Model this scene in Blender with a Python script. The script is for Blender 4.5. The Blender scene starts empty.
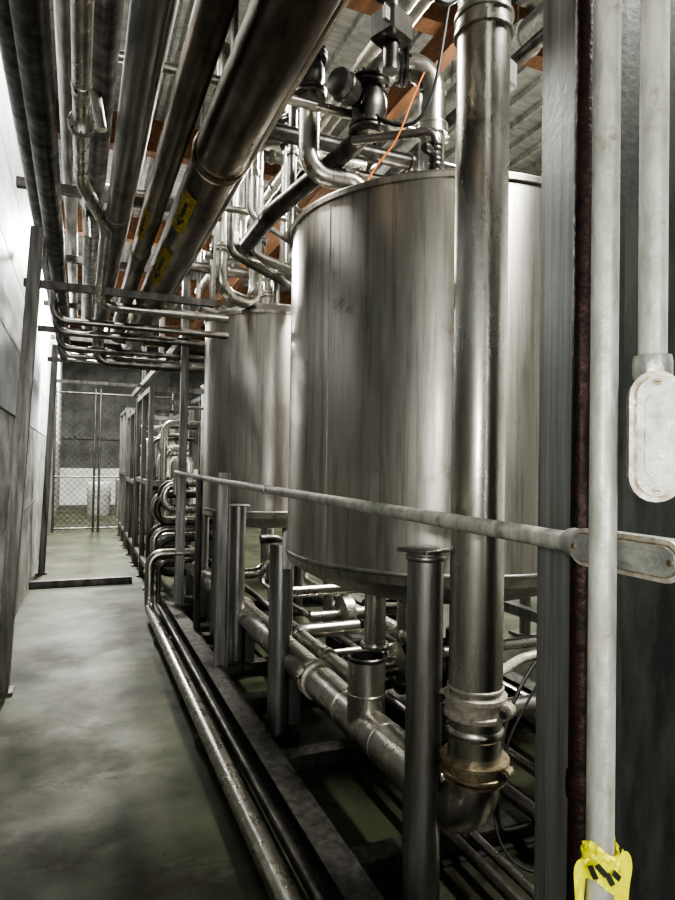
import bpy, math, random, bmesh
from mathutils import Vector, Matrix
random.seed(7)
S = bpy.context.scene
V = Vector

# ------------------------------------------------------------ materials
def newmat(name):
    m = bpy.data.materials.new(name); m.use_nodes = True
    nt = m.node_tree
    b = nt.nodes['Principled BSDF']
    return m, nt, b

def surf(name, c1, c2, metallic=1.0, r1=0.25, r2=0.5, scale=(3,3,3), nscale=3.0, bump=0.05, fine=60.0, spots=None, detail=8.0, aniso=0, lo=.35, hi=.65, streak=None, swid=.12):
    m, nt, b = newmat(name)
    N, L = nt.nodes, nt.links
    tc = N.new('ShaderNodeTexCoord')
    mp = N.new('ShaderNodeMapping'); mp.inputs['Scale'].default_value = scale
    L.new(tc.outputs['Object'], mp.inputs['Vector'])
    n1 = N.new('ShaderNodeTexNoise'); n1.inputs['Scale'].default_value = nscale
    n1.inputs['Detail'].default_value = detail; n1.inputs['Roughness'].default_value = 0.62
    L.new(mp.outputs[0], n1.inputs['Vector'])
    cr = N.new('ShaderNodeValToRGB')
    cr.color_ramp.elements[0].position = lo; cr.color_ramp.elements[0].color = (*c1, 1)
    cr.color_ramp.elements[1].position = hi; cr.color_ramp.elements[1].color = (*c2, 1)
    L.new(n1.outputs['Fac'], cr.inputs['Fac'])
    col = cr.outputs['Color']
    n2 = N.new('ShaderNodeTexNoise'); n2.inputs['Scale'].default_value = fine
    n2.inputs['Detail'].default_value = 4
    L.new(tc.outputs['Object'], n2.inputs['Vector'])
    def blend(fac_noise, th, wid, scol, col, amt=1.0):
        c3 = N.new('ShaderNodeValToRGB')
        c3.color_ramp.elements[0].position = th; c3.color_ramp.elements[0].color = (0,0,0,1)
        c3.color_ramp.elements[1].position = min(1, th+wid); c3.color_ramp.elements[1].color = (amt,amt,amt,1)
        L.new(fac_noise.outputs['Fac'], c3.inputs['Fac'])
        mx = N.new('ShaderNodeMix'); mx.data_type = 'RGBA'
        L.new(c3.outputs['Color'], mx.inputs[0]); L.new(col, mx.inputs[6]); mx.inputs[7].default_value = (*scol, 1)
        return mx.outputs[2]
    if spots:
        sc, th, scol = spots
        n3 = N.new('ShaderNodeTexNoise'); n3.inputs['Scale'].default_value = sc
        n3.inputs['Detail'].default_value = 10; n3.inputs['Roughness'].default_value = 0.7
        L.new(tc.outputs['Object'], n3.inputs['Vector'])
        col = blend(n3, th, swid, scol, col)
    if streak:
        ssc, th, scol, amt = streak
        mp2 = N.new('ShaderNodeMapping'); mp2.inputs['Scale'].default_value = ssc
        L.new(tc.outputs['Object'], mp2.inputs['Vector'])
        n4 = N.new('ShaderNodeTexNoise'); n4.inputs['Scale'].default_value = 1; n4.inputs['Detail'].default_value = 6
        n4.inputs['Roughness'].default_value=.7
        L.new(mp2.outputs[0], n4.inputs['Vector'])
        col = blend(n4, th, .15, scol, col, amt)
    L.new(col, b.inputs['Base Color'])
    mr = N.new('ShaderNodeMapRange'); mr.inputs['To Min'].default_value = r2; mr.inputs['To Max'].default_value = r1
    mr.inputs['From Min'].default_value = 0.3; mr.inputs['From Max'].default_value = 0.7
    L.new(n1.outputs['Fac'], mr.inputs['Value']); L.new(mr.outputs[0], b.inputs['Roughness'])
    b.inputs['Metallic'].default_value = metallic
    if aniso:
        tg = N.new('ShaderNodeTangent'); tg.direction_type='RADIAL'; tg.axis='Z'
        L.new(tg.outputs[0], b.inputs['Tangent'])
        b.inputs['Anisotropic'].default_value = aniso; b.inputs['Anisotropic Rotation'].default_value = .25
    if bump:
        bp = N.new('ShaderNodeBump'); bp.inputs['Strength'].default_value = bump; bp.inputs['Distance'].default_value = 0.01
        L.new(n2.outputs['Fac'], bp.inputs['Height']); L.new(bp.outputs[0], b.inputs['Normal'])
    return m

M = {}
M['tank'] = surf('tank_steel', (.38,.37,.34), (.62,.60,.56), 1, .30, .44, (3.5,3.5,.8), 1.6, 0, 25, aniso=.74, lo=.28, hi=.72, spots=(5,.61,(.29,.275,.24)), streak=((26,26,1.1),.48,(.23,.22,.19),.6))
M['tankband'] = surf('tank_weld_band', (.25,.25,.24), (.45,.44,.42), 1, .3, .5, (3,3,3), 6, .1, 60)
M['steel'] = surf('stainless_pipe_steel', (.34,.33,.30), (.58,.56,.515), 1, .20, .40, (3,3,.8), 3, .05, 40, (6,.62,(.21,.18,.14)))
M['hpipe'] = surf('overhead_pipe_steel', (.085,.072,.058), (.25,.21,.165), 1, .24, .46, (3,.8,3), 3, .07, 40, (4,.58,(.07,.05,.034)))
M['gpipe'] = surf('dusty_pipe_steel', (.12,.115,.105), (.30,.285,.26), 1, .30, .5, (3,.8,3), 3, .08, 40, (4,.60,(.08,.068,.052)))
M['dsteel'] = surf('dark_steel', (.05,.047,.043), (.14,.135,.125), .9, .30, .52, (3,3,1), 4, .08, 50)
M['post'] = surf('bare_post_steel', (.15,.148,.14), (.34,.335,.32), .9, .32, .5, (6,6,.5), 4, .08, 60, (14,.62,(.13,.10,.065)))
M['wpost'] = surf('gray_channel_steel', (.06,.058,.052), (.16,.155,.145), .8, .35, .5, (6,6,.5), 4, .08, 60)
M['galv'] = surf('galvanised_steel', (.27,.275,.26), (.44,.445,.42), .7, .33, .52, (4,4,4), 8, .15, 90, (9,.64,(.20,.16,.11)))
M['white'] = surf('weathered_conduit_paint', (.29,.295,.265), (.50,.505,.455), .3, .36, .56, (6,6,1.5), 6, .14, 70, (12,.60,(.22,.18,.12)))
M['rust'] = surf('dark_rusty_pipe', (.014,.009,.008), (.045,.024,.02), .6, .4, .6, (4,4,4), 10, .3, 70)
M['column'] = surf('column_gray', (.22,.225,.22), (.44,.45,.44), .75, .32, .46, (12,12,.25), 4, .08, 60)
M['panel'] = surf('dark_panel_steel', (.03,.033,.031), (.095,.10,.093), .6, .4, .6, (3,3,1), 3, .15, 40, (2.2,.6,(.09,.085,.022)))
M['clampw'] = surf('dirty_white_clamp', (.30,.27,.22), (.54,.52,.46), .5, .35, .6, (3,3,3), 12, .3, 60, (20,.6,(.27,.18,.10)))
M['brass'] = surf('tarnished_bronze_clamp', (.20,.155,.09), (.48,.42,.31), .8, .3, .5, (3,3,3), 12, .2, 60, (20,.6,(.15,.09,.05)))
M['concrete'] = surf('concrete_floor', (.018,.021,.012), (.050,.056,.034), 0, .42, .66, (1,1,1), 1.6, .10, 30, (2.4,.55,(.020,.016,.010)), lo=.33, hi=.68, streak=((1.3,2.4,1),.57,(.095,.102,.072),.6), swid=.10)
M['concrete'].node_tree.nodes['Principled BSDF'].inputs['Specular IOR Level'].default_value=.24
M['black'] = surf('black_rubber', (.012,.012,.012), (.03,.03,.03), 0, .4, .6, (3,3,3), 5, .05, 60)
M['yellow'] = surf('yellow_plastic', (.66,.66,.02), (.85,.83,.04), 0, .3, .45, (3,3,3), 8, .1, 60)
M['yellowold'] = surf('old_yellow_label', (.20,.155,.015), (.46,.36,.03), 0, .5, .7, (3,3,3), 14, .1, 60)
M['orange'] = surf('orange_cable_jacket', (.5,.13,.03), (.6,.18,.03), 0, .4, .6, (3,3,3), 8, .0, 60)
M['wood'] = surf('brown_beam_wood', (.09,.040,.018), (.20,.09,.038), 0, .6, .8, (4,.5,4), 4, .2, 40)
M['deck'] = surf('roof_deck', (.18,.18,.165), (.33,.33,.305), 0, .5, .7, (1,6,1), 2, .1, 30)
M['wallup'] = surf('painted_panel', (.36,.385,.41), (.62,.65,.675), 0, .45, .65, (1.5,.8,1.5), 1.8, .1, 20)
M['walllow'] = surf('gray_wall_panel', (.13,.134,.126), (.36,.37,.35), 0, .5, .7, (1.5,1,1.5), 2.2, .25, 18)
M['wallback'] = surf('painted_wall', (.38,.39,.37), (.54,.55,.52), 0, .6, .8, (1,1,1), 2, .1, 30)
M['darkwall'] = surf('dark_wall', (.022,.023,.022), (.055,.056,.052), 0, .6, .8, (1,1,1), 2, .1, 30)
M['midwall'] = surf('gray_back_wall', (.035,.038,.032), (.08,.084,.075), 0, .6, .8, (1,1,1), 2, .1, 30)

def emis(name, col, s):
    m, nt, b = newmat(name)
    b.inputs['Emission Color'].default_value = (*col, 1); b.inputs['Emission Strength'].default_value = s
    b.inputs['Base Color'].default_value = (*col, 1)
    return m
M['lamp'] = emis('lamp_diffuser', (1,.98,.94), 8)  # glowing face of the added ceiling fixtures

# ------------------------------------------------------------ mesh builder
def fillet(path, rad, n=10):
    P = [V(p) for p in path]
    if len(P) < 3 or rad <= 0: return P
    out = [P[0]]
    for i in range(1, len(P)-1):
        a, b, c = P[i-1], P[i], P[i+1]
        d1 = (a-b); d2 = (c-b)
        l1, l2 = d1.length, d2.length
        d1 = d1/l1; d2 = d2/l2
        ang = d1.angle(d2)
        if ang > math.pi-0.02: out.append(b); continue
        t = min(rad/math.tan(ang/2), l1*.49 if i > 1 else l1*.98, l2*.49 if i < len(P)-2 else l2*.98)
        r = t*math.tan(ang/2)
        bis = (d1+d2).normalized()
        cen = b + bis*(r/math.sin(ang/2))
        s = b+d1*t - cen; e = b+d2*t - cen
        tot = s.angle(e); ax = s.cross(e).normalized()
        for k in range(n+1):
            out.append(cen + Matrix.Rotation(tot*k/n, 3, ax) @ s)
    out.append(P[-1])
    return out

class MB:
    def __init__(s): s.v=[]; s.f=[]; s.m=[]; s.mats=[]
    def mi(s, k):
        if k not in s.mats: s.mats.append(k)
        return s.mats.index(k)
    def add(s, vs, fs, k):
        o = len(s.v); i = s.mi(k)
        s.v += [tuple(x) for x in vs]
        for f in fs: s.f.append(tuple(o+j for j in f)); s.m.append(i)
    def sweep(s, pts, r, k, seg=20, caps=True, radii=None):
        pts = [V(p) for p in pts]
        n = len(pts); tang=[]
        for i in range(n):
            t = (pts[min(i+1,n-1)]-pts[max(i-1,0)])
            tang.append(t.normalized())
        t0 = tang[0]; up = V((0,0,1)) if abs(t0.z) < .9 else V((1,0,0))
        a = t0.cross(up).normalized(); vs=[]; fs=[]
        for i in range(n):
            t = tang[i]; a = (a - t*a.dot(t)).normalized(); b = t.cross(a)
            rr = radii[i] if radii else r
            for j in range(seg):
                th = 2*math.pi*j/seg
                vs.append(pts[i] + (a*math.cos(th)+b*math.sin(th))*rr)
        for i in range(n-1):
            for j in range(seg):
                j2=(j+1)%seg
                fs.append((i*seg+j, i*seg+j2, (i+1)*seg+j2, (i+1)*seg+j))
        if caps:
            fs.append(tuple(reversed(range(seg)))); fs.append(tuple((n-1)*seg+j for j in range(seg)))
        s.add(vs, fs, k)
    def pipe(s, path, r, k='steel', bend=None, seg=20, welds=True):
        bend = r*3 if bend is None else bend
        s.sweep(fillet(path, bend), r, k, seg)
        if welds and r > .03:
            P=[V(p) for p in path]
            for i in range(1,len(P)-1):
                for q in (P[i-1],P[i+1]):
                    d=(q-P[i]); L=d.length; d/=L
                    t=bend
                    if t<L*.45: s.ring(P[i]+d*t, d, r*1.04, .01, k)
    def ring(s, c, ax, r, w, k, seg=24):
        c=V(c); ax=V(ax).normalized()
        b=w*.25
        s.sweep([c-ax*w/2, c-ax*(w/2-b), c+ax*(w/2-b), c+ax*w/2], r, k, seg, True, [r*.94,r,r,r*.94])
    def flange(s, c, ax, r, k='steel', bolts=8):
        c=V(c); ax=V(ax).normalized()
        s.ring(c-ax*.012, ax, r*1.38, .02, k); s.ring(c+ax*.012, ax, r*1.38, .02, k)
        up = V((0,0,1)) if abs(ax.z)<.9 else V((1,0,0))
        a=ax.cross(up).normalized(); b=ax.cross(a)
        for i in range(bolts):
            t=2*math.pi*i/bolts; p=c+(a*math.cos(t)+b*math.sin(t))*r*1.22
            s.sweep([p-ax*.035,p+ax*.035],r*.1,'dsteel',6)
    def coupling(s, c, ax, r, w, k, lugs=True, kr=1.2):
        c=V(c); ax=V(ax).normalized(); h=w/2
        s.sweep([c-ax*h, c-ax*(h*.9), c-ax*(h*.55), c-ax*(h*.45), c+ax*(h*.45), c+ax*(h*.55), c+ax*h*.9, c+ax*h], r, k, 32, True,
                [r*1.05,r*kr,r*kr,r*(kr-.07),r*(kr-.07),r*kr,r*kr,r*1.05])
        if not lugs: return
        up = V((0,0,1)) if abs(ax.z)<.9 else V((1,0,0))
        a=ax.cross(up).normalized()
        a=(a+ax.cross(a)*.6).normalized()
        for sg in (1,-1):
            p=c+a*sg*r*1.22
            t=ax.cross(a)
            s.sweep([p-t*r*.22,p-t*r*.2,p+t*r*.2,p+t*r*.22], w*.3, k, 10, True, [w*.2,w*.3,w*.3,w*.2])
            s.sweep([p-t*r*.45,p+t*r*.45], .008, 'dsteel', 8)
            s.ring(p+t*r*.35,t,.014,.014,'dsteel',6)
    def box(s, c, size, k, rot=None, bev=0.0):
        c=V(c); x,y,z=[q/2 for q in size]
        R = rot if rot is not None else Matrix.Identity(3)
        if bev<=0:
            vs=[c+R@V((sx*x,sy*y,sz*z)) for sx in (-1,1) for sy in (-1,1) for sz in (-1,1)]
            fs=[(0,1,3,2),(4,6,7,5),(0,4,5,1),(2,3,7,6),(0,2,6,4),(1,5,7,3)]
            s.add(vs,fs,k)
        else:
            ring=[(-x+bev,-y),(x-bev,-y),(x,-y+bev),(x,y-bev),(x-bev,y),(-x+bev,y),(-x,y-bev),(-x,-y+bev)]
            vs=[];fs=[]
            lv=[(-z,.0),(-z+bev,1),(z-bev,1),(z,0)]
            for (zz,full) in lv:
                for (a,b) in ring:
                    f = 1 if full else (1-bev/max(x,y))
                    vs.append(c+R@V((a*f,b*f,zz)))
            for i in range(3):
                for j in range(8):
                    fs.append((i*8+j,i*8+(j+1)%8,(i+1)*8+(j+1)%8,(i+1)*8+j))
            fs.append(tuple(reversed(range(8)))); fs.append(tuple(24+j for j in range(8)))
            s.add(vs,fs,k)
    def lathe(s, c, prof, k, seg=96):
        c=V(c); vs=[];fs=[]
        for (r,z) in prof:
            for j in range(seg):
                th=2*math.pi*j/seg; vs.append(c+V((r*math.cos(th), r*math.sin(th), z)))
        for i in range(len(prof)-1):
            for j in range(seg):
                fs.append((i*seg+j,i*seg+(j+1)%seg,(i+1)*seg+(j+1)%seg,(i+1)*seg+j))
        s.add(vs,fs,k)
    def prism(s, prof, z0, z1, c, k, R=None):
        c=V(c); R = R or Matrix.Identity(3); n=len(prof)
        vs=[c+R@V((a,b,z0)) for a,b in prof]+[c+R@V((a,b,z1)) for a,b in prof]
        fs=[(j,(j+1)%n,n+(j+1)%n,n+j) for j in range(n)]+[tuple(reversed(range(n))),tuple(range(n,2*n))]
        s.add(vs,fs,k)
    def done(s, name, angle=40, origin=None):
        o0=V(origin) if origin else V((0,0,0))
        me=bpy.data.meshes.new(name); me.from_pydata([tuple(V(v)-o0) for v in s.v],[],s.f)
        for k in s.mats: me.materials.append(M[k])
        me.polygons.foreach_set('material_index', s.m)
        me.polygons.foreach_set('use_smooth',[True]*len(s.f))
        me.update()
        bm=bmesh.new(); bm.from_mesh(me); bmesh.ops.recalc_face_normals(bm, faces=bm.faces); bm.to_mesh(me); bm.free()
        me.set_sharp_from_angle(angle=math.radians(angle))
        o=bpy.data.objects.new(name, me); S.collection.objects.link(o); o.location=o0
        return o

RX = lambda a: Matrix.Rotation(a,3,'X')
RY = lambda a: Matrix.Rotation(a,3,'Y')
RZ = lambda a: Matrix.Rotation(a,3,'Z')

# ------------------------------------------------------------ room shell
XL, XR, YF, YB, H = -.52, 6.0, -4.0, 22.0, 5.6
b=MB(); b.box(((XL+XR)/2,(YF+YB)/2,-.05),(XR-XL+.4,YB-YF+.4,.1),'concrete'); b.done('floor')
b=MB()
b.box(((XL+XR)/2,(YF+YB)/2,H+.05),(XR-XL+.4,YB-YF+.4,.1),'deck')
x=XL+.1
while x<XR:
    b.box((x,(YF+YB)/2,H-.03),(.05,YB-YF,.06),'deck'); x+=.3
b.done('ceiling')
for y in [-2,1.2,4.4,7.6,10.8,14,17.2,20.4]:
    b=MB(); b.box(((XL+XR)/2,y,H-.25),(XR-XL,.16,.38),'wood'); b.done('ceiling_beam')
b=MB(); b.box((2.75,(YF+YB)/2,H-.56),(.12,YB-YF,.24),'wood'); b.done('ceiling_beam')
b=MB()
b.box((XL-.14,(YF+YB)/2,H/2),(.12,YB-YF,H),'darkwall')
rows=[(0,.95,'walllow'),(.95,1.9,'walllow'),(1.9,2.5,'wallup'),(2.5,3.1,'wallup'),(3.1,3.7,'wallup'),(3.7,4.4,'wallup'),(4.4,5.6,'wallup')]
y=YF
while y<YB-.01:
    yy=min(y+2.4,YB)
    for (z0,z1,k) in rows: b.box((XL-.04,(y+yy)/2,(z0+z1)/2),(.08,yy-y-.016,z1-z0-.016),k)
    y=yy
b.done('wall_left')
b=MB(); b.box((XR+.1,(YF+YB)/2,H/2),(.2,YB-YF,H),'wallback'); b.done('wall_right')
b=MB(); b.box(((XL+XR)/2,YB+.1,.6),(XR-XL,.2,1.2),'wallback'); b.box(((XL+XR)/2,YB+.1,H/2+.6),(XR-XL,.2,H-1.2),'midwall')
for i in range(9): b.box((XL+.4+i*.75,YB-.03,3.2),(.05,.06,4),'midwall')
b.box(((XL+XR)/2,YB-.03,2.2),(XR-XL-.1,.06,.08),'midwall'); b.done('wall_back')
b=MB()
b.box((3.6,YF-.1,H/2),(4.8,.2,H),'darkwall'); b.box((XL+.05,YF-.1,H/2),(.3,.2,H),'darkwall'); b.box((.4,YF-.1,4.3),(1.8,.2,2.6),'darkwall')
b.done('wall_front')

b=MB(); fy=14.0; fx0,fx1,fh=-.45,1.9,2.9
for xx in (fx0,.32,.42,1.2,fx1): b.sweep([(xx,fy,0),(xx,fy,fh+.1)],.025,'dsteel',10)
for z in (.08,1.15,fh): b.sweep([(fx0,fy,z),(fx1,fy,z)],.018,'dsteel',10)
stp=.12; W=fx1-fx0
k=-fh
while k<W:
    for sg in (1,-1):
        x0,z0=k,0; x1,z1=k+fh,fh
        if x0<0: z0=-x0; x0=0
        if x1>W: z1=fh-(x1-W); x1=W
        if x1-x0>.02:
            if sg==1: p=(fx0+x0,fy,z0); q=(fx0+x1,fy,z1)
            else: p=(fx1-x0,fy,z0); q=(fx1-x1,fy,z1)
            b.sweep([p,q],.004,'dsteel',4,False)
    k+=stp
b.done('chain_link_fence')
b=MB()
b.lathe((.55,18.0,0),[(.001,0),(.29,0),(.3,.02),(.3,.29),(.31,.3),(.3,.31),(.3,.58),(.31,.59),(.3,.6),(.3,.87),(.29,.89),(.001,.88)],'wallback',32); b.done('storage_drum')
b=MB()
b.box((1.3,17.5,1.25),(.5,.5,.5),'galv',bev=.01); b.box((1.3,17.5,.5),(.7,.6,1.0),'post',bev=.01); b.box((1.3,17.24,1.25),(.3,.02,.3),'dsteel'); b.done('control_cabinet')

b=MB(); b.box((.08,8.15,.04),(1.15,.09,.08),'dsteel',bev=.01); b.done('floor_threshold_bar')

def channel(mb,p0,p1,w,d,t,k):
    p0=V(p0);p1=V(p1); L=(p1-p0).length; R=(p1-p0).to_track_quat('Z','Y').to_matrix()
    mb.prism([(-w/2,-d/2),(w/2,-d/2),(w/2,d/2),(w/2-t,d/2),(w/2-t,-d/2+t),(-w/2+t,-d/2+t),(-w/2+t,d/2),(-w/2,d/2)],0,L,p0,k,R)
for (x0,y,x1,zt) in [(-.425,4.60,-.285,3.08),(-.41,9.1,-.31,3.05)]:
    b=MB(); channel(b,(x0,y,0),(x1,y,zt),.10,.08,.012,'wpost'); b.box((x0,y,.01),(.14,.14,.02),'dsteel')
    b.done('leaning_channel_post')

# ------------------------------------------------------------ tanks
def tank(cx,cy,R,zb,zt,legs,dish=.2):
    b=MB()
    prof=[(0.001,zb-dish),(R*.35,zb-dish*.95),(R*.62,zb-dish*.78),(R*.82,zb-dish*.5),(R*.94,zb-dish*.22),(R*.985,zb-.02),(R,zb+.02)]
    n=8
    for i in range(n+1): prof.append((R,zb+.02+(zt-zb-.04)*i/n))
    prof+=[(R+.003,zt-.03),(R+.012,zt-.027),(R+.014,zt-.004),(R+.008,zt+.004),(R*.97,zt+.01),(R*.9,zt+.05),(R*.6,zt+.12),(R*.3,zt+.15),(.001,zt+.16)]
    b.lathe((cx,cy,0),prof,'tank',128)
    for z in (zb+.03,):
        b.lathe((cx,cy,z),[(R,-.012),(R+.005,-.006),(R+.005,.006),(R,.012)],'tankband',128)
    th=math.radians(200)
    p=V((cx+math.cos(th)*(R+.0002),cy+math.sin(th)*(R+.0002),0))
    b.sweep([p+V((0,0,zb+.04)),p+V((0,0,zt-.04))],.0015,'tankband',6)
    for (lx,ly,r) in legs:
        d=V((lx-cx,ly-cy,0)).normalized()
        b.sweep([(lx,ly,0.02),(lx,ly,zb+.05)],r,'post',24)
        b.box((lx,ly,.03),(.2,.2,.03),'dsteel')
        pad=V((cx,cy,zb+.02))+d*(R-.01)
        b.box(pad,(.06,.14,.2),'post',RZ(math.atan2(d.y,d.x)))
    return b
b=tank(1.88,3.03,.84,1.03,2.83,[(1.07,3.37,.06),(2.62,2.7,.06),(2.3,3.75,.06)])
b.pipe([(1.42,2.86,.92),(1.42,2.86,.60)],.055,'steel'); b.ring((1.42,2.86,.62),(0,0,1),.075,.03,'steel')
b.pipe([(1.87,3.03,.86),(1.87,3.03,.5),(1.87,3.8,.5)],.05,'steel')
b.pipe([(1.66,2.77,2.9),(1.66,2.77,3.02)],.085,'steel'); b.ring((1.66,2.77,3.0),(0,0,1),.1,.03,'steel')
b.done('storage_tank',origin=(1.88,3.03,0))
b=tank(1.67,5.64,.62,1.08,2.83,[(1.08,5.1,.05),(1.15,6.1,.05),(2.15,5.3,.05),(2.1,6.0,.05)],.15)
b.pipe([(1.67,5.64,.95),(1.67,5.64,.5),(1.3,5.64,.5)],.05,'steel')
b.done('storage_tank',origin=(1.67,5.64,0))
b=tank(3.75,3.7,.8,1.0,2.9,[(3.1,3.2,.05),(4.4,3.3,.05),(3.75,4.52,.05)]); b.done('storage_tank',origin=(3.75,3.7,0))
b=tank(1.95,8.0,.5,1.0,2.5,[(1.5,7.75,.04),(2.3,7.7,.04),(1.95,8.52,.04)],.15); b.done('storage_tank',origin=(1.95,8.0,0))

# ------------------------------------------------------------ downcomer and header
b=MB()
b.pipe([(1.17,1.64,4.9),(1.17,1.64,.42),(1.17,7.2,.42)],.084,'steel',.17,36)
b.coupling((1.17,1.64,2.95),(0,0,1),.084,.07,'steel',False,1.13)
b.coupling((1.17,1.64,.80),(0,0,1),.086,.075,'clampw',True,1.14)
b.ring((1.17,1.64,.855),(0,0,1),.089,.012,'clampw'); b.ring((1.17,1.64,.72),(0,0,1),.091,.03,'steel')
b.coupling((1.17,1.64,.615),(0,0,1),.088,.05,'brass',True,1.22)
b.ring((1.17,1.64,.575),(0,0,1),.098,.012,'brass')
b.coupling((1.17,3.02,.42),(0,1,0),.086,.07,'clampw',True,1.15)
b.coupling((1.17,4.6,.42),(0,1,0),.086,.07,'clampw',True,1.15)
b.sweep([(1.17,2.43,.42),(1.17,2.43,.70)],.082,'steel',28,False)
b.lathe((1.17,2.43,0),[(.082,.70),(.084,.715),(.078,.72),(.07,.715),(.068,.55),(.001,.55)],'dsteel',28)
b.ring((1.17,2.43,.56),(0,0,1),.086,.012,'steel')
b.ring((1.17,2.62,.42),(0,1,0),.087,.012,'steel'); b.ring((1.17,2.24,.42),(0,1,0),.087,.012,'steel')
for y in (2.0,3.4,4.4,5.8,7.0): b.box((1.17,y,.2),(.07,.07,.3),'post')
b.done('header_pipe',origin=(1.17,1.64,0))

b=MB()
b.sweep([(1.07,1.785,.0),(1.07,1.785,1.26)],.06,'post',28)
b.box((1.07,1.785,1.265),(.15,.13,.012),'post',RZ(.35),.003)
b.ring((1.07,1.785,1.24),(0,0,1),.066,.02,'post')
b.box((1.07,1.785,.02),(.2,.2,.03),'dsteel')
b.done('support_post')
b=MB()
b.sweep([(1.08,4.42,.1),(1.08,4.42,1.22)],.055,'post',24); b.box((1.08,4.42,1.225),(.14,.12,.012),'post',None,.003); b.box((1.08,4.42,.11),(.17,.17,.02),'dsteel')
b.done('support_post')

b=MB()
RXx=.90; RZz=1.40
b.sweep([(RXx,6.3,RZz+.02),(RXx,4.4,RZz+.003),(RXx,.93,RZz)],.0205,'white',20)
b.ring((RXx,.935,RZz),(0,1,0),.029,.035,'galv')
b.ring((RXx,3.1,RZz),(0,1,0),.025,.05,'galv')
b.sweep([(RXx,6.3,RZz+.02),(RXx,6.3,1.2)],.02,'white',12)
b.done('guard_rail_conduit')

def oblong(L,W,n=10):
    pts=[]; r=W/2; h=L/2-r
    for i in range(n+1):
        a=math.pi*i/n; pts.append((r*math.cos(a),h+r*math.sin(a)))
    for i in range(n+1):
        a=math.pi+math.pi*i/n; pts.append((r*math.cos(a),-h+r*math.sin(a)))
    return pts
def conduit_body(c,R,L,W,depth=.055):
    b=MB(); c=V(c)
    b.prism(oblong(L,W),-depth,0,c,'galv',R); b.prism(oblong(L+.008,W+.008),0,.005,c,'clampw',R)
    b.prism(oblong(L-.008,W-.008),.005,.0075,c,'brass',R); b.prism(oblong(L-.013,W-.013),.0075,.0115,c,'galv',R)
    b.prism(oblong(L-.07,W-.036),.0115,.0135,c,'galv',R)
    for sg in (1,-1):
        p=c+R@V((0,sg*(L/2-.015),.010)); b.sweep([p,p+R@V((0,0,.005))],.0055,'brass',10)
        q=p+R@V((0,0,.0055)); b.box(q,(.008,.0014,.001),'black',R)
    return b
def basis(x,y,z): return Matrix((x,y,z)).transposed()
Rm=basis(V((0,0,1)),V((0,1,0)),V((-1,0,0)))
b=conduit_body((RXx-.028,.80,RZz),Rm,.235,.062); b.done('conduit_body_fitting')
n=V((-.62,-.785,0)).normalized(); side=V((0,0,1)).cross(n).normalized()
Rv=basis(side,V((0,0,1)),n)
cc=V((.862,.727,1.60))
b=conduit_body(cc,Rv,.205,.072,.05)
p=cc-n*.027
b.sweep([p+V((0,0,.09)),p+V((0,0,3.9))],.0225,'white',24)
b.ring(p+V((0,0,.115)),(0,0,1),.031,.04,'galv')
b.box(p+V((0,0,.02))-n*.09,(.03,.14,.03),'dsteel',RZ(math.atan2(n.y,n.x)+math.pi/2))
b.done('conduit_drop')

b=MB(); b.sweep([(.821,.795,0),(.821,.795,5.4)],.0225,'white',28); b.ring((.821,.795,2.9),(0,0,1),.028,.03,'white'); b.done('vertical_conduit')
b=MB()
random.seed(3)
c0=V((.821,.795,.890))
seg=40; rows_=11; vs=[];fs=[]
for i in range(rows_):
    z=-.030+.06*i/(rows_-1)
    for j in range(seg):
        th=2*math.pi*j/seg; r=.0242+.007*random.random()
        vs.append(c0+V((r*math.cos(th),r*math.sin(th),z+.010*math.sin(2*th+1)+.003*random.random())))
for i in range(rows_-1):
    for j in range(seg): fs.append((i*seg+j,i*seg+(j+1)%seg,(i+1)*seg+(j+1)%seg,(i+1)*seg+j))
b.add(vs,fs,'yellow')
side=V((.9225,-.386,0)); fr=V((-.386,-.9225,0))
for sg,ln,wd,out,ph in ((1,.13,.019,.014,0),(-1,.17,.018,.016,2),(1,.09,.016,.018,4),(-1,.09,.014,.008,5)):
    vs=[];fs=[]; NN=14
    for i in range(NN):
        t=i/(NN-1)
        for j in range(5):
            w=(j-2)/2*wd
            vs.append(c0+side*(sg*(.020+out*math.sin(min(1,t*1.6)*1.5))+w*.9*math.cos(1.0*t+ph*.15))+fr*(.012*(1-t)+.004*math.sin(9*t+j*1.3+ph)+w*.3*math.sin(3*t+ph))+V((0,0,.015+w*.5*(1-t)-ln*t*t+.003*math.cos(11*t+j))))
    for i in range(NN-1):
        for j in range(4): fs.append((i*5+j,i*5+j+1,(i+1)*5+j+1,(i+1)*5+j))
    b.add(vs,fs,'yellow')
for i in range(4):
    th=math.radians(205+i*24)
    p=c0+V((.0315*math.cos(th),.0315*math.sin(th),-.004+.008*math.sin(i*2)))
    b.box(p,(.003,.009,.020),'black',RZ(th)@RX(.5+.3*(i%2)))
b.done('caution_tape')

b=MB(); b.box((1.055,1.10,2.7),(.13,.12,5.4),'column',bev=.008); b.box((1.055,1.10,.01),(.2,.2,.02),'dsteel'); b.done('steel_column')
b=MB(); b.sweep([(.957,.985,0),(.957,.985,5.4)],.0205,'rust',20)
for z in (.9,2.7,3.9): b.ring((.957,.985,z),(0,0,1),.025,.05,'rust')
b.done('rusty_vertical_pipe')
b=MB(); b.box((1.40,1.16,2.7),(.50,.02,5.4),'panel',bev=.004); b.box((1.145,1.12,2.7),(.02,.12,5.4),'panel'); b.box((1.64,1.12,2.7),(.02,.12,5.4),'panel')
b.done('dark_steel_column')

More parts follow.
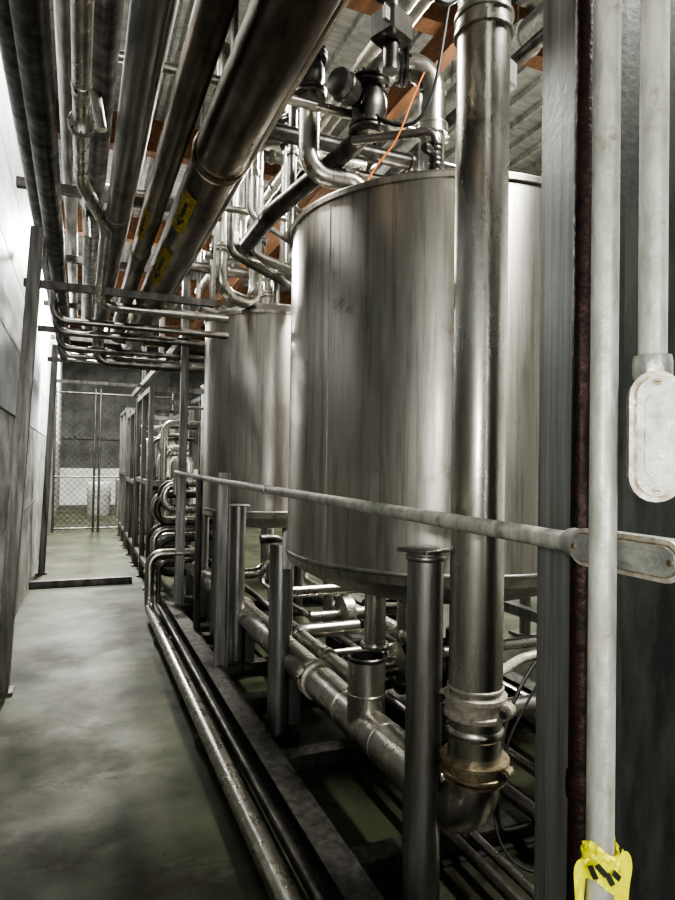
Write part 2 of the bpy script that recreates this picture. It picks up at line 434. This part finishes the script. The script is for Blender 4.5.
# ------------------------------------------------------------ skid frame
b=MB()
def ibeam(mb,p0,p1,w,h,k='post',t=.012):
    p0=V(p0);p1=V(p1);d=(p1-p0);L=d.length;d/=L
    s=d.cross(V((0,0,1))).normalized(); R=basis(s,V((0,0,1)),d)
    hw=w/2; prof=[(-hw,0),(hw,0),(hw,t),(t/2,t),(t/2,h-t),(hw,h-t),(hw,h),(-hw,h),(-hw,h-t),(-t/2,h-t),(-t/2,t),(-hw,t)]
    mb.prism(prof,0,L,p0,k,R)
ibeam(b,(.90,.2,0),(.90,6.6,0),.12,.12,'wpost')
ibeam(b,(2.75,.2,0),(2.75,6.6,0),.12,.12,'wpost')
for y in (.8,2.1,2.95,3.75,4.4,5.2,6.3): ibeam(b,(.96,y,0),(2.69,y,0),.1,.1,'wpost')
for y in (4.3,6.24): channel(b,(.945,y,.1),(.945,y,1.46),.085,.06,.01,'post')
channel(b,(.955,5.3,.1),(.955,5.3,1.39),.05,.05,.008,'dsteel')
b.done('skid_frame')

b=MB()
b.pipe([(.67,-.6,.10),(.67,6.3,.10),(.67,6.3,.62),(1.2,6.3,.62)],.045,'steel',.12,24)
for y in (1.2,3.4,5.4): b.box((.67,y,.028),(.1,.05,.056),'dsteel')
b.done('floor_pipe')
b=MB(); b.pipe([(.785,-.6,.07),(.785,6.55,.07),(.785,6.55,.5),(1.3,6.55,.5)],.024,'dsteel',.1,20)
for y in (1.2,3.4,5.4): b.box((.785,y,.022),(.07,.05,.044),'dsteel')
b.done('floor_pipe')
for i,(x,z,r) in enumerate([(1.34,.14,.022),(1.42,.14,.018),(1.72,.16,.03),(1.98,.14,.025),(2.25,.2,.04),(2.5,.16,.03)]):
    b=MB(); b.pipe([(x,1.3,z),(x,6.9,z),(x,6.9,.9)],r,'steel' if i%2 else 'gpipe',.08,14,False); b.done('skid_pipe')
b=MB(); b.pipe([(1.42,2.86,.58),(1.42,2.86,.36),(1.42,4.1,.36),(1.9,4.1,.36)],.05,'steel',.1); b.coupling((1.42,3.5,.36),(0,1,0),.053,.06,'steel',False)
b.done('drain_pipe')
def pump(x,y):
    b=MB(); b.box((x,y,.06),(.7,.32,.12),'dsteel',bev=.01)
    b.sweep([(x-.05,y,.3),(x,y,.3),(x+.33,y,.3),(x+.36,y,.3)],.13,'wpost',28,True,[.11,.13,.13,.10])
    for i in range(14):
        a=2*math.pi*i/14; b.box((x+.16,y+math.cos(a)*.135,.3+math.sin(a)*.135),(.28,.008,.03),'wpost',RX(a-math.pi/2))
    b.sweep([(x-.3,y,.3),(x-.28,y,.3),(x-.2,y,.3),(x-.18,y,.3)],.14,'steel',28,True,[.1,.15,.15,.1])
    b.sweep([(x-.2,y,.3),(x-.05,y,.3)],.05,'steel',16)
    b.pipe([(x-.24,y+.02,.4),(x-.24,y+.02,.75)],.035,'steel'); b.flange((x-.24,y+.02,.74),(0,0,1),.04)
    b.pipe([(x-.3,y,.3),(x-.55,y,.3)],.04,'steel')
    b.box((x+.1,y,.15),(.2,.2,.08),'dsteel')
    b.box((x+.16,y-.02,.47),(.16,.12,.09),'black',None,.01)
    return b
pump(2.25,1.9).done('centrifugal_pump')
pump(2.3,4.7).done('centrifugal_pump')
pump(2.1,3.35).done('centrifugal_pump')
b=MB()
b.pipe([(1.25,1.75,.80),(1.6,1.95,.80),(2.6,1.95,.90)],.018,'clampw',.1,14)
b.pipe([(1.6,2.2,.5),(2.95,2.2,.5),(2.95,2.2,1.4)],.04,'steel',.12)
b.pipe([(1.5,2.35,.72),(3.0,2.35,.72)],.025,'steel')
b.pipe([(1.25,4.2,.62),(3.0,4.2,.62)],.04,'steel')
b.pipe([(1.3,3.9,.85),(1.3,3.9,.25),(2.6,3.9,.25)],.03,'steel')
b.pipe([(1.3,4.6,.95),(1.5,4.6,.95),(1.5,4.6,.2)],.035,'dsteel')
b.done('cross_pipes')
b=MB()
b.box((1.62,2.55,.33),(.16,.14,.24),'black',None,.012); b.box((1.62,2.47,.35),(.1,.02,.12),'dsteel'); b.box((1.62,2.55,.15),(.05,.05,.14),'post')
for dx in (-.04,.04): b.sweep([(1.62+dx,2.55,.45),(1.62+dx,2.55,.5),(1.62+dx*2,2.6,.72)],.012,'black',10)
b.done('junction_box')
b=MB()
for (x,y) in [(2.95,1.4),(2.95,2.6),(2.95,4.2),(3.05,5.6)]:
    b.box((x,y,1.6),(.08,.08,3.2),'post',bev=.006)
for z in (.5,1.05,3.2): b.box((2.97,3.5,z),(.07,4.4,.07),'post')
b.done('equipment_frame')

# ------------------------------------------------------------ overhead pipes
def oh(path,r,k='hpipe',bend=None,coup=(),axis=(0,1,0),seg=24):
    b=MB(); b.pipe(path,r,k,bend,seg)
    for c in coup: b.ring(c,axis,r*1.12,.05,k); b.ring((c[0],c[1]+.06,c[2]),axis,r*1.06,.02,k)
    return b
oh([(.56,-1.2,2.92),(.56,8.0,2.92),(.56,8.0,3.6)],.115,'hpipe',.2,[(.56,2.75,2.92),(.56,5.6,2.92)]).done('overhead_pipe')
oh([(.345,-1.2,2.90),(.345,7.4,2.90),(1.5,7.4,2.90)],.058,'hpipe',.15,[(.345,4.2,2.9)]).done('overhead_pipe')
oh([(.165,-1.2,2.88),(.165,6.9,2.88),(.165,6.9,2.55),(1.3,6.9,2.55)],.055,'gpipe',.12,[(.165,3.6,2.88)]).done('overhead_pipe')
b=oh([(-.02,-1.2,3.0),(-.02,3.5,3.0),(.12,3.7,2.85),(.12,5.0,2.70),(1.1,5.0,2.70)],.035,'steel',.15,[(-.02,2.6,3.0)])
b.flange((-.02,2.9,3.0),(0,1,0),.04,'steel'); b.done('overhead_pipe')
oh([(-.165,-1.2,2.90),(-.165,7.9,2.90),(-.165,7.9,2.72),(1.5,7.9,2.72)],.055,'dsteel',.12,[(-.165,4.2,2.9)]).done('overhead_pipe')
oh([(.25,-1.2,3.12),(.25,7.6,3.12)],.03,'gpipe').done('overhead_pipe')
oh([(.44,-1.2,3.14),(.44,8.2,3.14)],.035,'hpipe').done('overhead_pipe')
oh([(.06,-1.2,3.25),(.06,8.6,3.25)],.06,'dsteel').done('overhead_pipe')
oh([(.76,-1.2,3.12),(.76,8.2,3.12)],.05,'hpipe').done('overhead_pipe')
oh([(-.3,-1.2,3.3),(-.3,10,3.3)],.05,'dsteel').done('overhead_pipe')
oh([(.3,-1.2,3.6),(.3,10,3.6)],.07,'gpipe').done('overhead_pipe')
oh([(-.1,-1.2,3.62),(-.1,10,3.62)],.05,'gpipe').done('overhead_pipe')
b=MB()
for y in (4.72,6.35,8.3,10.6):
    b.box((.30,y,2.74),(1.34,.05,.05),'dsteel')
for y in (2.2,4.72,6.35,8.3,10.6):
    b.box((.27,y,3.42),(1.4,.06,.06),'dsteel')
for y in (6.35,):
    b.box((.97,y,1.75),(.07,.07,3.5),'wpost')
for y in (8.3,10.6): b.box((.97,y,3.1),(.06,.06,.8),'wpost')
b.box((.97,9.4,2.78),(.06,6.4,.08),'wpost'); b.box((.97,9.4,3.45),(.06,6.4,.08),'wpost')
for y in (2.2,4.72):
    b.sweep([(.93,y,3.4),(.93,y,5.4)],.012,'galv',8); b.sweep([(-.36,y,3.4),(-.36,y,5.4)],.012,'galv',8)
b.sweep([(.93,4.72,2.7),(.93,4.72,3.4)],.012,'galv',8)
b.done('pipe_rack')
for y in (3.0,4.5,5.3,5.8,6.6,7.1,7.5):
    b=MB()
    b.pipe([(-.1+.3*random.random(),y,3.04),(0,y,3.4),(1.9,y,3.4)],.025,'steel',.1) if y<5 else b.pipe([(-.2,y,3.05),(-.2,y,2.62),(1.6,y,2.62),(1.6,y,3.2)],.028,'gpipe',.1)
    b.done('rack_cross_pipe')

def label(x,y,z,r,L,a0,a1):
    b=MB(); vs=[];fs=[]; n=12
    for i in range(n+1):
        a=math.radians(a0+(a1-a0)*i/n)
        for yy in (y-L/2,y+L/2): vs.append((x+(r+.003)*math.cos(a),yy,z+(r+.003)*math.sin(a)))
    for i in range(n): fs.append((2*i,2*i+1,2*i+3,2*i+2))
    b.add(vs,fs,'yellowold')
    am=math.radians((a0+a1)/2)
    def q(t,yy):
        a=am+t; return (x+(r+.005)*math.cos(a),yy,z+(r+.005)*math.sin(a))
    b.add([q(-.08,y-L*.3),q(.08,y-L*.3),q(.08,y+L*.1),q(-.08,y+L*.1)],[(0,1,2,3)],'black')
    b.add([q(-.22,y+L*.1),q(.22,y+L*.1),q(0,y+L*.36)],[(0,1,2)],'black')
    b.done('pipe_flow_label')
label(.56,3.3,2.92,.115,.5,205,245)
label(.56,4.3,2.92,.115,.8,205,245)
label(.345,3.6,2.90,.058,.45,205,250)

# ------------------------------------------------------------ valves over tanks
def valve(mb,c,ax,r,act=.35,k='dsteel'):
    c=V(c); ax=V(ax).normalized()
    mb.sweep([c-ax*r*2.0,c-ax*r*1.2,c-ax*r*.5,c+ax*r*.5,c+ax*r*1.2,c+ax*r*2.0],r,k,24,True,[r,r*1.02,r*1.3,r*1.3,r*1.02,r])
    for sg in (1,-1): mb.flange(c+ax*sg*r*1.7,ax,r*1.1,k)
    up=V((0,0,1)) if abs(ax.z)<.7 else V((-.85,-.5,0)).normalized()
    mb.sweep([c+up*r,c+up*r*2.2],r*.4,k,12)
    mb.ring(c+up*r*1.6,up,r*.7,r*.25,k)
    mb.sweep([c+up*r*2.2,c+up*(r*2.3),c+up*(r*2.2+act*.9),c+up*(r*2.2+act)],r,k,24,True,[r*.8,r*.95,r*.95,r*.7])
    mb.ring(c+up*(r*2.2+act*.5),up,r*1.05,.025,k)

b=MB()
b.pipe([(1.66,2.77,3.0),(1.66,2.77,3.62),(1.36,2.9,3.62),(1.36,2.9,3.25)],.068,'steel',.14,28)
b.pipe([(1.36,2.9,3.3),(1.30,2.97,3.22),(1.0,3.45,2.98),(1.0,4.0,2.98)],.05,'dsteel',.1,24)
b.coupling((1.66,2.77,3.28),(0,0,1),.07,.06,'steel',False)
b.flange((1.52,2.83,3.62),(-.3,.13,0),.07,'dsteel')
b.done('tank_inlet_pipe')
b=MB(); valve(b,(1.36,2.9,3.40),(0,0,1),.07,.14)
b.sweep([(1.36,2.66,3.45),(1.36,2.66,4.4)],.04,'dsteel',16); b.box((1.36,2.66,3.66),(.17,.15,.14),'dsteel',RZ(.4),.015); b.box((1.36,2.66,3.86),(.13,.13,.12),'dsteel',RZ(.4),.01); b.ring((1.36,2.66,4.15),(0,0,1),.085,.32,'dsteel')
b.box((1.30,2.58,3.66),(.06,.02,.06),'galv',RZ(.4))
for i in range(6): b.ring((1.36,2.66,4.02+.05*i),(0,0,1),.092,.012,'dsteel')
b.done('actuated_valve')
b=MB(); valve(b,(1.10,3.1,3.62),(0,0,1),.06,.16); b.box((.92,3.0,3.62),(.12,.12,.16),'galv',RZ(.5),.012); b.done('actuated_valve')
b=MB(); valve(b,(1.38,5.2,3.35),(0,0,1),.06,.2); b.box((1.1,5.03,3.38),(.14,.12,.12),'galv',RZ(.5),.012); b.done('actuated_valve')
# small instrument line and valve on the right of the big tank's top
b=MB(); b.pipe([(1.95,2.75,2.92),(1.95,2.75,3.4),(2.2,2.9,3.4),(2.2,2.9,4.2)],.035,'gpipe',.09,16); valve(b,(1.95,2.75,3.15),(0,0,1),.035,.1)
b.pipe([(1.52,2.5,2.88),(1.52,2.5,3.12),(1.2,2.75,3.12)],.02,'gpipe',.06,12); valve(b,(1.52,2.5,3.0),(0,0,1),.022,.06)
b.box((2.05,2.68,3.62),(.1,.1,.14),'galv',RZ(.4),.01); b.done('instrument_valve_line')
b=MB(); b.pipe([(1.10,3.1,4.9),(1.10,3.1,3.08),(1.42,3.05,3.08),(1.42,3.05,2.85)],.055,'steel',.13,24); b.ring((1.42,3.05,2.95),(0,0,1),.075,.03,'steel'); b.done('tank_inlet_pipe')
b=MB(); b.pipe([(1.02,4.95,4.9),(1.02,4.95,2.9),(1.38,5.2,2.88),(1.38,5.2,4.3),(2.4,5.2,4.3)],.055,'steel',.16,24); b.flange((1.02,4.95,3.25),(0,0,1),.058); b.done('tank_inlet_pipe')
b=MB(); b.pipe([(1.6,5.5,2.9),(1.6,5.5,3.35),(1.25,5.3,3.35),(1.25,5.3,4.8)],.06,'steel',.14); b.flange((1.6,5.5,3.08),(0,0,1),.06); b.done('tank_inlet_pipe')
b=MB(); b.pipe([(1.35,4.2,5.0),(1.35,4.2,3.3),(1.8,4.1,3.3),(1.8,3.5,3.3),(1.8,3.4,2.9)],.045,'steel',.12); valve(b,(1.35,4.2,3.9),(0,0,1),.05,.2); b.done('tank_inlet_pipe')
for (x,y,r,k) in [(1.12,4.3,.03,'steel'),(1.2,4.45,.022,'galv'),(1.02,4.6,.028,'gpipe'),(1.48,4.7,.04,'steel'),(.98,3.9,.018,'galv'),(1.27,3.9,.03,'gpipe'),(1.15,5.9,.03,'gpipe'),(1.05,6.1,.02,'galv')]:
    b=MB(); b.pipe([(x,y,5.1),(x,y,2.95+.2*random.random()),(x+.5,y+.1,2.95)],r,k,.1,16); b.ring((x,y,3.6),(0,0,1),r*1.35,.04,k); b.ring((x,y,4.2),(0,0,1),r*1.35,.04,k); b.done('riser_pipe')
for (x,z,r,k) in [(1.0,3.75,.05,'hpipe'),(1.3,4.35,.08,'hpipe'),(1.62,4.1,.045,'steel'),(1.95,4.5,.06,'gpipe'),(2.3,3.9,.04,'dsteel'),(2.7,4.4,.1,'galv'),(1.15,4.7,.05,'dsteel')]:
    b=MB(); b.pipe([(x,1.3,z),(x,9.5,z)],r,k,.1,18)
    for y in (1.5,3.3,5.5): b.ring((x,y,z),(0,1,0),r*1.2,.05,k)
    b.done('overhead_pipe')
for (y,z,r,k) in [(2.4,4.0,.035,'gpipe'),(3.6,3.55,.05,'dsteel'),(4.5,3.85,.04,'gpipe'),(5.0,3.2,.03,'steel'),(6.0,3.4,.05,'gpipe')]:
    b=MB(); b.pipe([(.9,y,z),(3.2,y,z)],r,k,.1,16)
    for x in (1.3,2.0): b.ring((x,y,z),(1,0,0),r*1.3,.04,k)
    b.done('cross_pipe')
def cable(pts,r,k,name):
    c=bpy.data.curves.new(name,'CURVE'); c.dimensions='3D'; c.bevel_depth=r; c.bevel_resolution=3
    sp=c.splines.new('NURBS'); sp.points.add(len(pts)-1)
    for p,q in zip(sp.points,pts): p.co=(*q,1)
    sp.use_endpoint_u=True; sp.order_u=4; c.materials.append(M[k])
    o=bpy.data.objects.new(name,c); S.collection.objects.link(o)
cable([(1.36,2.66,3.95),(1.3,2.5,4.0),(1.42,2.4,3.62),(1.56,2.4,3.66),(1.7,2.5,3.9),(1.7,2.6,4.6)],.013,'black','black_hose')
cable([(1.36,2.8,3.3),(1.5,2.6,3.1),(1.62,2.6,3.5),(1.6,2.5,4.0),(1.8,2.4,4.6)],.009,'black','black_hose')
cable([(1.22,2.62,2.86),(1.26,2.61,2.95),(1.33,2.58,3.02),(1.39,2.56,3.17),(1.42,2.55,3.28),(1.47,2.53,3.40)],.005,'orange','orange_cable')
cable([(1.75,1.95,.85),(1.5,1.9,.7),(1.38,1.8,.45),(1.42,1.85,.2),(1.6,2.0,.12),(1.9,2.0,.12)],.007,'black','black_hose')
cable([(1.85,1.95,.88),(1.55,1.92,.6),(1.45,1.9,.4),(1.35,1.8,.2),(1.5,1.7,.1),(1.9,1.75,.1)],.005,'black','black_hose')

# ------------------------------------------------------------ far process skids
b=MB()
for i,(z0,z1,x) in enumerate([(1.28,1.0,.86),(1.16,.86,.80),(.78,.40,.78),(.66,.28,.84)]):
    for j in range(2):
        y=6.85+.32*j+.08*i
        b.pipe([(1.5,y,z0),(x,y,z0),(x,y,z1),(1.5,y,z1)],.036,'dsteel' if (i+j)%2 else 'steel',.14,18,False)
        b.ring((1.08,y,z0),(1,0,0),.052,.05,'dsteel'); b.ring((1.08,y,z1),(1,0,0),.052,.05,'steel')
b.box((1.5,7.1,.7),(.08,.9,1.4),'dsteel'); b.done('pipe_loop_bank')
def proc_frame(y0,y1,zt,x0=.80,x1=1.55,seed=1):
    rr=random.Random(seed); b=MB()
    for x in (x0,x1):
        for y in (y0,(y0+y1)/2,y1): b.box((x,y,zt/2),(.06,.06,zt),'wpost'); b.box((x,y,.01),(.12,.12,.02),'dsteel')
        for z in (.25,zt*.52,zt-.03): b.box((x,(y0+y1)/2,z),(.05,y1-y0-.06,.06),'wpost')
    for y in (y0,y1):
        for z in (.25,zt*.52,zt-.03): b.box(((x0+x1)/2,y,z),(x1-x0-.06,.05,.06),'wpost')
    n=5
    for i in range(n):
        y=y0+.2+(y1-y0-.4)*i/(n-1)+rr.uniform(-.05,.05)
        x=x0+.15+rr.random()*.25; r=rr.choice([.022,.03,.038]); k=rr.choice(['steel','dsteel','gpipe'])
        z1=rr.uniform(.35,.7); z2=rr.uniform(1.6,zt-.1)
        b.pipe([(x1-.05,y,z1),(x,y,z1),(x,y,z2),(x1-.05,y,z2)],r,k,.1,14,False)
        if i%2==0: valve(b,(x,y,rr.uniform(1.0,1.4)),(0,0,1),r*1.1,.09)
        else: b.ring((x,y,rr.uniform(.9,1.5)),(0,0,1),r*1.6,.05,k)
    for z,k in ((.55,'steel'),(.9,'dsteel'),(1.7,'steel'),(2.05,'gpipe')):
        if z<zt-.15: b.pipe([(x0+.42,y0+.02,z),(x0+.42,y1-.02,z)],.035,k,.1,14)
    b.lathe(((x0+x1)/2+.12,(y0+y1)/2,.0),[(.001,.5),(.12,.52),(.16,.6),(.16,1.5),(.12,1.58),(.001,1.6)],'steel',28)
    b.done('process_pipe_frame')
proc_frame(7.7,9.4,2.42,seed=2); proc_frame(9.7,11.3,2.3,seed=5); proc_frame(11.6,13.2,2.45,seed=9)

# ------------------------------------------------------------ lamps
def area(name,loc,rot,sx,sy,e,col=(1,1,1)):
    l=bpy.data.lights.new(name,'AREA'); l.shape='RECTANGLE'; l.size=sx; l.size_y=sy; l.energy=e; l.color=col
    o=bpy.data.objects.new(name,l); S.collection.objects.link(o); o.location=loc; o.rotation_euler=rot; return o
def added_fixture(x,y,e,L=1.2,z=4.95):  # made-up fixtures, added to light the tanks, left wall and far floor
    b=MB(); b.box((x,y,z),(.3,L,.06),'galv',bev=.01); b.box((x,y,z-.035),(.26,L-.06,.012),'lamp')
    for s in (-1,1): b.sweep([(x,y+s*L*.4,z),(x,y+s*L*.4,H-.05)],.006,'galv',6)
    o=b.done('ceiling_light_fixture')
    a=area('fixture_light',(x,y,z-.06),(0,0,0),.26,L-.06,e,(1,.975,.91)); a.parent=o
for (x,y,e) in [(2.6,.6,300),(3.2,4.5,430),(-.05,4.4,105),(.2,10.6,1000),(.5,17.5,420),(3.0,8.5,240)]:
    added_fixture(x,y,e)
area('doorway_daylight',(.35,YF+.1,1.7),(math.radians(90),0,0),1.6,2.6,110,(1,1,.97))  # added area light behind the camera, for highlights on tank and conduit
l=bpy.data.lights.new('phone_torch','POINT'); l.energy=30; l.shadow_soft_size=.03; l.color=(1,.97,.91)
o=bpy.data.objects.new('phone_torch',l); S.collection.objects.link(o); o.location=(-.06,-.03,1.64)

w=bpy.data.worlds.new('World'); S.world=w; w.use_nodes=True
w.node_tree.nodes['Background'].inputs[0].default_value=(.95,.98,.96,1); w.node_tree.nodes['Background'].inputs[1].default_value=.45
try:
    S.view_settings.look='AgX - High Contrast'
    S.view_settings.exposure=.45
except Exception as e: print(e)

# ------------------------------------------------------------ camera
cam=bpy.data.cameras.new('camera'); co=bpy.data.objects.new('camera',cam); S.collection.objects.link(co)
cam.sensor_fit='HORIZONTAL'; cam.sensor_width=36; cam.lens=36*620/675; cam.clip_start=.02
yaw=math.radians(22.7); pit=math.radians(1.1); rol=.017
F=V((math.sin(yaw)*math.cos(pit),math.cos(yaw)*math.cos(pit),math.sin(pit)))
R=V((math.cos(yaw),-math.sin(yaw),0)); U=R.cross(F).normalized()
R2=R*math.cos(rol)+U*math.sin(rol); U2=U*math.cos(rol)-R*math.sin(rol)
m=Matrix((R2,U2,-F)).transposed().to_4x4(); m.translation=V((0,0,1.55))
co.matrix_world=m
S.camera=co
